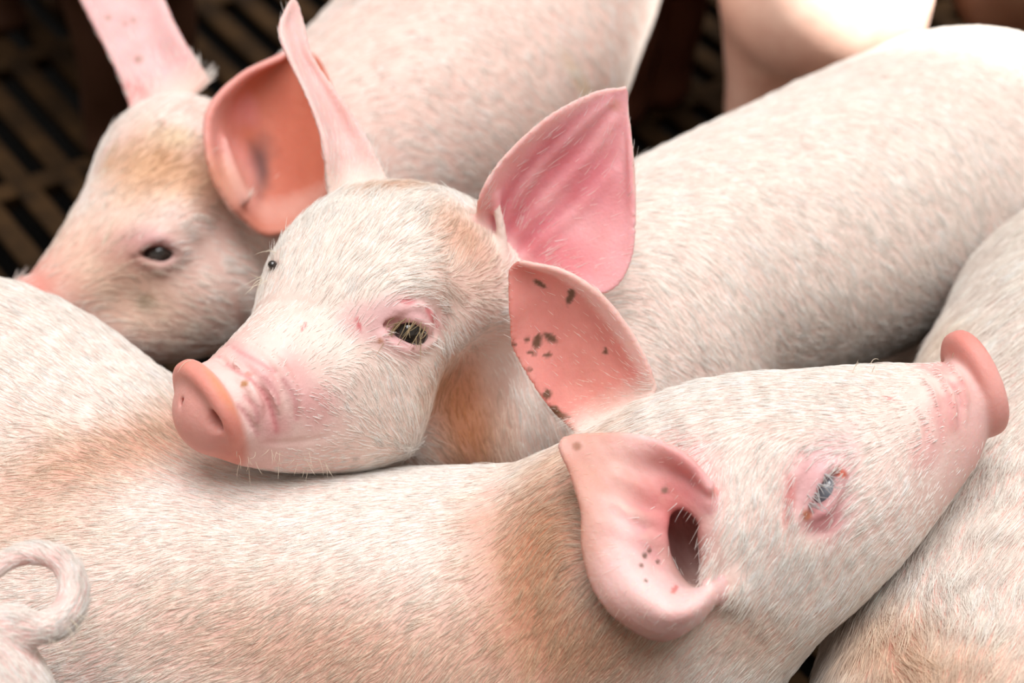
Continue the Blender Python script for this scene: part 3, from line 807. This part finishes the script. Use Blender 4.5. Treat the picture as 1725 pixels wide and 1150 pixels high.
    ey = p.blob(684, 552, 62, ez, 48, -5, 0.5); p.paint(ey, (232, 182, 184), 0.9); p.dens *= 1 - 0.93 * ey
    p.paint(p.blob(620, 540, 50, None, 34), (236, 190, 190), 0.7); p.dens *= 1 - 0.7 * p.blob(625, 540, 48, None, 34)
    for (x, y, r, r2, a, c) in ((604, 546, 4, 13, -15, (206, 90, 96)), (686, 507, 14, 6, 0, (214, 130, 134)), (728, 534, 5, 22, -30, (214, 120, 124)), (640, 574, 5, 4, 0, (196, 130, 90)), (696, 587, 3, 3, 0, (140, 90, 70)), (512, 550, 3, 8, 20, (200, 110, 110)), (420, 630, 8, 5, 0, (220, 140, 130))):
        p.paint(p.blob(x, y, r, None, r2, a, 0.4, wz=3), c, 0.8)
    for (x, y, r, r2, a, s) in ((640, 314, 70, 14, -8, 0.5), (770, 390, 60, 40, 30, 0.5), (790, 450, 60, 60, 0, 0.3), (780, 700, 56, 120, -18, 1.0)):  # tan patches; the last paints in the shade of the neck hollow
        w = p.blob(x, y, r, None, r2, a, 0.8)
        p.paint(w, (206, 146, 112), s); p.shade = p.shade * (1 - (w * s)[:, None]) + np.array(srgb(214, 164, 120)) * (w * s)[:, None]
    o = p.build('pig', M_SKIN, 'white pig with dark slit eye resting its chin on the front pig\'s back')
    p.eye(687, 557, 40, ez - 42, M_EYE); p.eye(459, 446, 8.5, fz - 20, M_EYE)
    g = [(600, 420, .25, -.95), (500, 430, .1, -1), (560, 340, -.1, -1), (480, 385, -.4, -.9), (620, 320, .3, -.95), (700, 340, .6, -.8), (760, 420, .75, -.6), (690, 480, .95, -.2), (600, 490, .45, -.9), (560, 560, .55, -.7), (480, 560, .4, -.8),
         (640, 640, .6, .8), (600, 680, .8, .55), (560, 740, .9, .4), (680, 720, .75, .65), (500, 770, .8, .5), (760, 560, .7, .7), (740, 500, .8, .4), (770, 700, .3, .95), (860, 640, .4, .9), (900, 740, .3, .9),
         (820, 360, .3, -.95), (940, 300, .75, -.65), (1000, 420, .95, -.2), (1030, 220, .4, -.9), (560, 250, -.3, -.95), (500, 90, -.2, -.95),
         (1150, 330, .8, -.2), (1150, 500, .75, .6), (1300, 220, .9, -.1), (1300, 420, .75, .6), (1500, 120, .9, .1), (1500, 350, .75, .65), (1650, 250, .7, .7)]
    p.coat(95000, g, length=29, radius=0.52, lift=0.17, jitter=0.10)
    p.whiskers([(322, 600, -.7, -.7), (336, 590, -.7, -.8), (450, 470, -.8, .1)], length=34, n_each=7, spread=8)
    p.whiskers([(448, 425, -.6, -.7), (475, 385, -.4, -.9)], length=34, n_each=8, spread=12)
    p.whiskers([(700, 540, -.5, .75), (680, 538, -.6, .7), (716, 550, -.4, .8), (664, 546, -.7, .6)], 'eyelash', 40, 7, 6, (0, 0, 0.3), 6, 0.85, (176, 158, 124))
    p.whiskers([(470, 770, .1, .9), (520, 775, .2, .9), (420, 770, .2, .9)], length=20, n_each=9, spread=16, radius=0.4)
    return p

# ------------------------------------------------------------------ the pig behind them, out of focus, muzzle lowered
def back_pig():
    b = Body()
    b.chain([(300, 305, -1150, 130), (440, 345, -1400, 150), (610, 250, -1540, 206), (785, 120, -1720, 246), (870, -40, -1950, 240), (900, -120, -2080, 225)], 60)
    b.chain([(302, 300, -1150, 134), (245, 400, -1085, 128), (170, 455, -1030, 92), (105, 498, -990, 66), (75, 515, -975, 52)], 50)
    b.chain([(330, 470, -1130, 130), (240, 530, -1060, 82), (160, 545, -1010, 50)], 45)
    b.disc((62, 522, -968), (-0.80, -0.52, 0.25), 78, 72, 20, 14, (-0.5, 0.8, 0), k=14)
    b.ell((262, 396, -975), (70, 36, 40), axes=[[0.8, 0.5, 0], [-0.5, 0.8, 0], [0, 0, 1]], k=60)
    leg_to_floor(b, P(560, 400, -1400), 120, 62); leg_to_floor(b, P(600, 300, -1700), 120, 62)
    leg_to_floor(b, P(930, 80, -1950), 150, 64); leg_to_floor(b, P(850, 40, -2200), 150, 64)
    rows = [
        [(392, 350, -920), (415, 372, -950), (446, 392, -970), (492, 384, -980), (542, 352, -1000)],
        [(360, 292, -900), (400, 304, -990), (442, 314, -1025), (502, 304, -1020), (562, 282, -990)],
        [(349, 230, -905), (392, 232, -1015), (442, 228, -1055), (502, 218, -1045), (566, 212, -1000)],
        [(358, 180, -925), (398, 172, -1020), (442, 162, -1060), (502, 152, -1055), (556, 152, -1020)],
        [(408, 128, -960), (434, 120, -1025), (462, 110, -1050), (502, 102, -1050), (536, 106, -1030)],
        [(470, 98, -1010), (480, 92, -1025), (490, 88, -1035), (500, 86, -1035), (516, 88, -1032)]]
    b.ear(rows, t=8, k=26, nu=10, nv=12, flip=-1)
    b.chain([(376, 240, -950, 9), (390, 290, -935, 12), (412, 335, -930, 10)], 16)
    rows = [
        [(228, 190, -1180), (262, 190, -1200), (300, 172, -1225), (348, 135, -1240)],
        [(205, 130, -1190), (240, 122, -1220), (276, 104, -1240), (312, 86, -1235)],
        [(172, 62, -1205), (206, 50, -1240), (246, 38, -1255), (286, 40, -1245)],
        [(138, -8, -1225), (176, -18, -1260), (220, -25, -1275), (262, -12, -1260)],
        [(112, -80, -1250), (140, -92, -1275), (172, -100, -1285), (206, -90, -1275)],
        [(108, -130, -1270), (116, -134, -1280), (126, -136, -1285), (138, -134, -1280)]]
    b.ear(rows, t=8, k=26, nu=10, nv=12, flip=1)
    ez = b.surf(268, 426)
    b.ell((268, 426, ez + 6), (38, 15, 30), axes=[[1, 0.05, 0], [-0.05, 1, 0], [0, 0, 1]], k=10, op='cut')
    b.tube_on([(226, 424), (248, 406), (274, 402), (302, 422)], [7, 10, 10, 7], 10, 'add', 1)
    b.tube_on([(236, 438), (266, 450), (300, 436)], [6, 8, 6], 10, 'add', -1)
    p = Pig(b, 6.5, (238, 206, 195), 2.0, ((-1000, -330), (0, 800), (-1300, -800)), 13); V = p.px
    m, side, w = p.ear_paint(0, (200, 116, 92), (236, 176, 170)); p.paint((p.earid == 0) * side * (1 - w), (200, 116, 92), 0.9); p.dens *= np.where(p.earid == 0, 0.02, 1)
    p.paint(w * side * p.blob(425, 300, 26, -1020, 60, 15, 0.6), (70, 30, 26), 0.85)  # dark ear hole painted in, no canal is carved
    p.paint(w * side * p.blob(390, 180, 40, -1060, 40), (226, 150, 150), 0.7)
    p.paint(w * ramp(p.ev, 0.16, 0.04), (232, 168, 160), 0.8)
    p.ear_paint(1, (234, 196, 196), (234, 196, 196)); w = p.blob(395, 285, 34, -950, 75, -15, 0.4, 0); p.dens *= 1 - w; p.paint(w, (226, 156, 148), 0.8)
    for i, (x, y, r) in enumerate([(233, 100, 7), (225, 35, 4), (210, 40, 3), (182, 30, 4), (270, 210, 9)]): p.paint(p.blob(x, y, r, soft=0.5, seed=i, wz=3), (150, 112, 84), 0.6)
    p.paint(p.blob(225, 160, 24, None, 30), (216, 140, 138), 0.6)
    p.dens *= np.where(p.earid >= 0, np.clip(1 - p.eu / 0.2, 0.03, 1), 1)
    mz = ramp(V[:, 0] - 0.5 * (V[:, 1] - 480), 170, 60) * (V[:, 0] < 260); p.paint(mz, (226, 160, 152), 0.8); p.dens *= 1 - 0.8 * mz
    p.paint(p.blob(60, 490, 36, soft=0.7), (214, 128, 118), 0.7)
    ey = p.blob(240, 420, 62, None, 36, 0, 0.6); p.paint(ey, (196, 148, 150), 0.85); p.dens *= 1 - 0.8 * ey
    for (x, y, r, r2, a, s) in ((290, 290, 110, 44, 15, 0.7), (230, 300, 60, 60, 0, 0.5), (180, 280, 14, 20, 0, .5), (200, 480, 130, 70, 30, 0.4)):  # last patch paints the lowered face's shade into skin and hair
        w = p.blob(x, y, r, None, r2, a, 0.8); p.paint(w, (212, 164, 120), s); p.shade = p.shade * (1 - (w * s)[:, None]) + np.array(srgb(220, 180, 134)) * (w * s)[:, None]
    p.paint(p.blob(245, 508, 16, soft=0.6), (120, 116, 84), 0.6)
    for (x, y, r, r2, a) in ((985, 150, 60, 12, 55), (300, 230, 40, 20, 10)): 
        w = p.blob(x, y, r, None, r2, a, 0.7); p.paint(w, (206, 186, 140), 0.6)
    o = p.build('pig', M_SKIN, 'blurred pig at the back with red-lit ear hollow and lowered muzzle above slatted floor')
    p.eye(269, 427, 44, ez - 46, M_EYE)
    g = [(250, 330, .6, -.7), (300, 280, .7, -.6), (200, 400, .5, -.7), (350, 400, .9, .2), (300, 520, .85, .4), (240, 480, .8, .3), (380, 200, .8, -.4), (600, 100, .9, -.3), (800, 150, .8, .5), (950, 80, .8, .6), (450, 250, .5, -.8), (240, 80, -.4, -.9)]
    p.coat(45000, g, length=30, radius=0.7, lift=0.12, clump=30, jitter=0.08)
    return p

# ------------------------------------------------------------------ the body beside the front pig's muzzle
def side_pig():
    b = Body()
    b.chain([(1905, 632, -930, 322), (1830, 800, -700, 330), (1752, 1010, -480, 332), (1650, 1390, -60, 318), (1600, 1560, 120, 280)], 60)
    leg_to_floor(b, P(1660, 1560, -60), 130, 62); leg_to_floor(b, P(1880, 1500, -160), 130, 62)
    leg_to_floor(b, P(1820, 800, -900), 140, 64); leg_to_floor(b, P(2050, 760, -980), 140, 64)
    b.ell((1960, 520, -900), (190, 170, 190), k=90)
    b.chain([(1590, 1580, 130, 240), (1560, 1760, 260, 190), (1540, 1900, 380, 120), (1530, 1980, 450, 80)], 60)
    p = Pig(b, 10, (234, 192, 183), 3.0)
    for (x, y, r, r2, a, s) in ((1480, 1090, 150, 80, 30, 0.6), (1620, 1130, 160, 70, 0, 0.4), (1600, 560, 50, 60, 0, 0.3)):
        w = p.blob(x, y, r, None, r2, a, 0.8); p.paint(w, (206, 146, 122), s); p.shade = p.shade * (1 - (w * s * .8)[:, None]) + np.array(srgb(222, 186, 146)) * (w * s * .8)[:, None]
    p.shade = p.shade * np.array([1.0, 0.95, 0.93])
    p.build('pig', M_SKIN, 'pink pig seen only as a bristly flank behind the front pig\'s snout')
    g = [(1450, 1050, .62, .78), (1560, 980, .35, .93), (1640, 900, .0, 1), (1640, 1100, -.05, 1), (1720, 900, -.35, .94), (1720, 1100, -.4, .9), (1600, 800, .1, 1), (1500, 1130, .55, .85), (1660, 500, -.5, .85), (1700, 420, -.6, .8), (1620, 600, -.2, .95), (1720, 600, -.5, .85)]
    p.coat(60000, g, length=46, radius=0.62, lift=0.15, clump=26, jitter=0.075, swirl=0.08)
    return p

# ------------------------------------------------------------------ the curly-tailed rump in the near corner
def tail_pig():
    b = Body()
    b.chain([(-150, 1252, 230, 255), (-330, 1350, 330, 270), (-620, 1480, 470, 265)], 60)
    leg_to_floor(b, P(-130, 1420, 330), 140, 64); leg_to_floor(b, P(-330, 1420, 160), 140, 64)
    leg_to_floor(b, P(-640, 1600, 520), 120, 62); leg_to_floor(b, P(-760, 1560, 400), 120, 62)
    b.chain([(-700, 1480, 500, 210), (-880, 1500, 580, 170), (-1040, 1560, 640, 90)], 60)
    b.chain([(-80, 1070, 250, 42), (0, 1050, 250, 34), (62, 1058, 235, 28), (108, 1036, 215, 27), (123, 988, 200, 25), (104, 947, 190, 21), (60, 932, 190, 18), (12, 944, 205, 16), (-22, 975, 225, 14), (-20, 1010, 240, 11)], 26, n=6)
    p = Pig(b, 5.5, (238, 202, 196), 1.0, ((-1000, -600), (-700, -250), (100, 330)), 14)
    p.build('pig', M_SKIN, 'pale pig in the near corner showing only its rump and curled tail')
    tl = p.blob(60, 990, 95, 210, soft=0.3, wob=0); p.len *= 1 + 0.1 * tl
    p.paint(tl, (240, 200, 196), 0.6)
    g = [(30, 1065, 1, .1), (110, 1050, .6, -.6), (125, 990, 0, -1), (100, 945, -.7, -.6), (50, 930, -1, .1), (0, 950, -.8, .6), (20, 1110, .6, .8), (60, 1130, .4, .9)]
    p.coat(8000, g, length=20, radius=0.5, lift=0.2, clump=14)
    p.whiskers([(120, 1050, .8, .5), (90, 1075, .8, .5), (130, 1030, .8, .6)], length=55, n_each=7, spread=9, radius=0.35)
    return p

# ------------------------------------------------------------------ pigs standing further back, of which the photo shows legs and hams
def standing_pig(hind, heading, label, base, material, size=1.0, ham=(115, 115), shank=(62, 62), gap=200, coat=0, group=None):
    """hind: camera-aligned point between the two hams; heading: degrees in the floor plane, the way the pig faces"""
    b = Body(); a = math.radians(heading)
    f = RGT * math.cos(a) + FWD * math.sin(a); s = np.cross(UPV, f)
    hind = np.array(hind, float)
    up0 = FLOOR_UP + 760 * size
    c0 = hind - UPV * (hind @ UPV - up0)
    b.chain([[*(c0 - f * 40), 240 * size], [*(c0 + f * 250 * size), 285 * size], [*(c0 + f * 620 * size - UPV * 10), 275 * size], [*(c0 + f * 860 * size + UPV * 30), 210 * size], [*(c0 + f * 1060 * size + UPV * 40), 175 * size]], 60, raw=True, n=4)
    b.chain([[*(c0 + f * 1060 * size + UPV * 40), 170 * size], [*(c0 + f * 1230 * size - UPV * 10), 120 * size], [*(c0 + f * 1420 * size - UPV * 70), 70 * size]], 50, raw=True, n=4)
    b.disc(c0 + f * 1440 * size - UPV * 74, f, 74 * size, 66 * size, 18, 12, UPV, k=14, raw=True)
    for sg in (-1, 1):
        e0 = c0 + f * 1020 * size + UPV * 150 * size + s * sg * 110 * size
        b.ear([[e0 + s * sg * (t * 60 - 30) * (1 - 0.8 * i / 4) + f * (40 * t - 20) + UPV * i * 60 * size + s * sg * i * 30 * size - f * i * 10 for t in (0, .5, 1, 1.5)] for i in range(5)], t=12, k=26, nu=4, nv=4, raw=True)
    for j, sg in enumerate((-1, 1)):
        p0 = c0 + s * sg * gap * 0.5 - UPV * 60
        b.chain([[*(p0 + UPV * 40), ham[j] * 1.15], [*(p0 - UPV * 150 * size), ham[j]], [*(p0 - UPV * 330 * size - f * 30), shank[j] * 1.1], [*(c0 + s * sg * gap * 0.5 + UPV * (FLOOR_UP + 150 - up0)), shank[j]], [*(c0 + s * sg * gap * 0.5 + UPV * (FLOOR_UP + 62 - up0)), shank[j]]], 50, raw=True, n=4)
        b.ell(c0 + s * sg * gap * 0.5 + UPV * (FLOOR_UP + 36 - up0), (70, 70, 38), axes=[f, s, UPV], k=18, raw=True)
        leg_to_floor(b, c0 + f * 800 * size + s * sg * 110 - UPV * 160, 110, 60)
    p = Pig(b, 15, base, 4.0)
    p.build('pig', material, label, group)
    if coat: p.coat(coat, [(800, 100, .1, 1), (1400, 80, 0, 1)], length=55, radius=1.6, lift=0.3, clump=40)
    return p

if __name__ == '__main__':
    for fn in (front_pig, resting_pig, back_pig, side_pig, tail_pig):
        t = time.time(); q = fn(); print(fn.__name__, len(q.V), round(time.time() - t, 1))
    t = time.time()
    standing_pig(P(1372, 20, -2150), 75, 'sunlit pale pig standing behind the others, only its hams showing', (242, 206, 188), M_SKIN, 1.0, (150, 105), (130, 80), 250)
    standing_pig(P(1085, 50, -2850), 125, 'pig with shade painted dark brown, whose leg shows between two pale rumps', (98, 58, 40), M_SHADED, 0.85, (130, 130), (85, 85), 160)
    standing_pig(P(222, 60, -2650), 120, 'pig with shade painted dark brown, standing on the slats behind the upright ear', (74, 46, 30), M_SHADED, 1.0, (90, 90), (66, 66), 210)
    standing_pig(P(1760, 0, -2250), 20, 'pig with shade painted dark brown, beyond the sunlit rump in the upper corner', (80, 52, 32), M_SHADED)
    print('standing', round(time.time() - t, 1), 'total', round(time.time() - T0, 1))
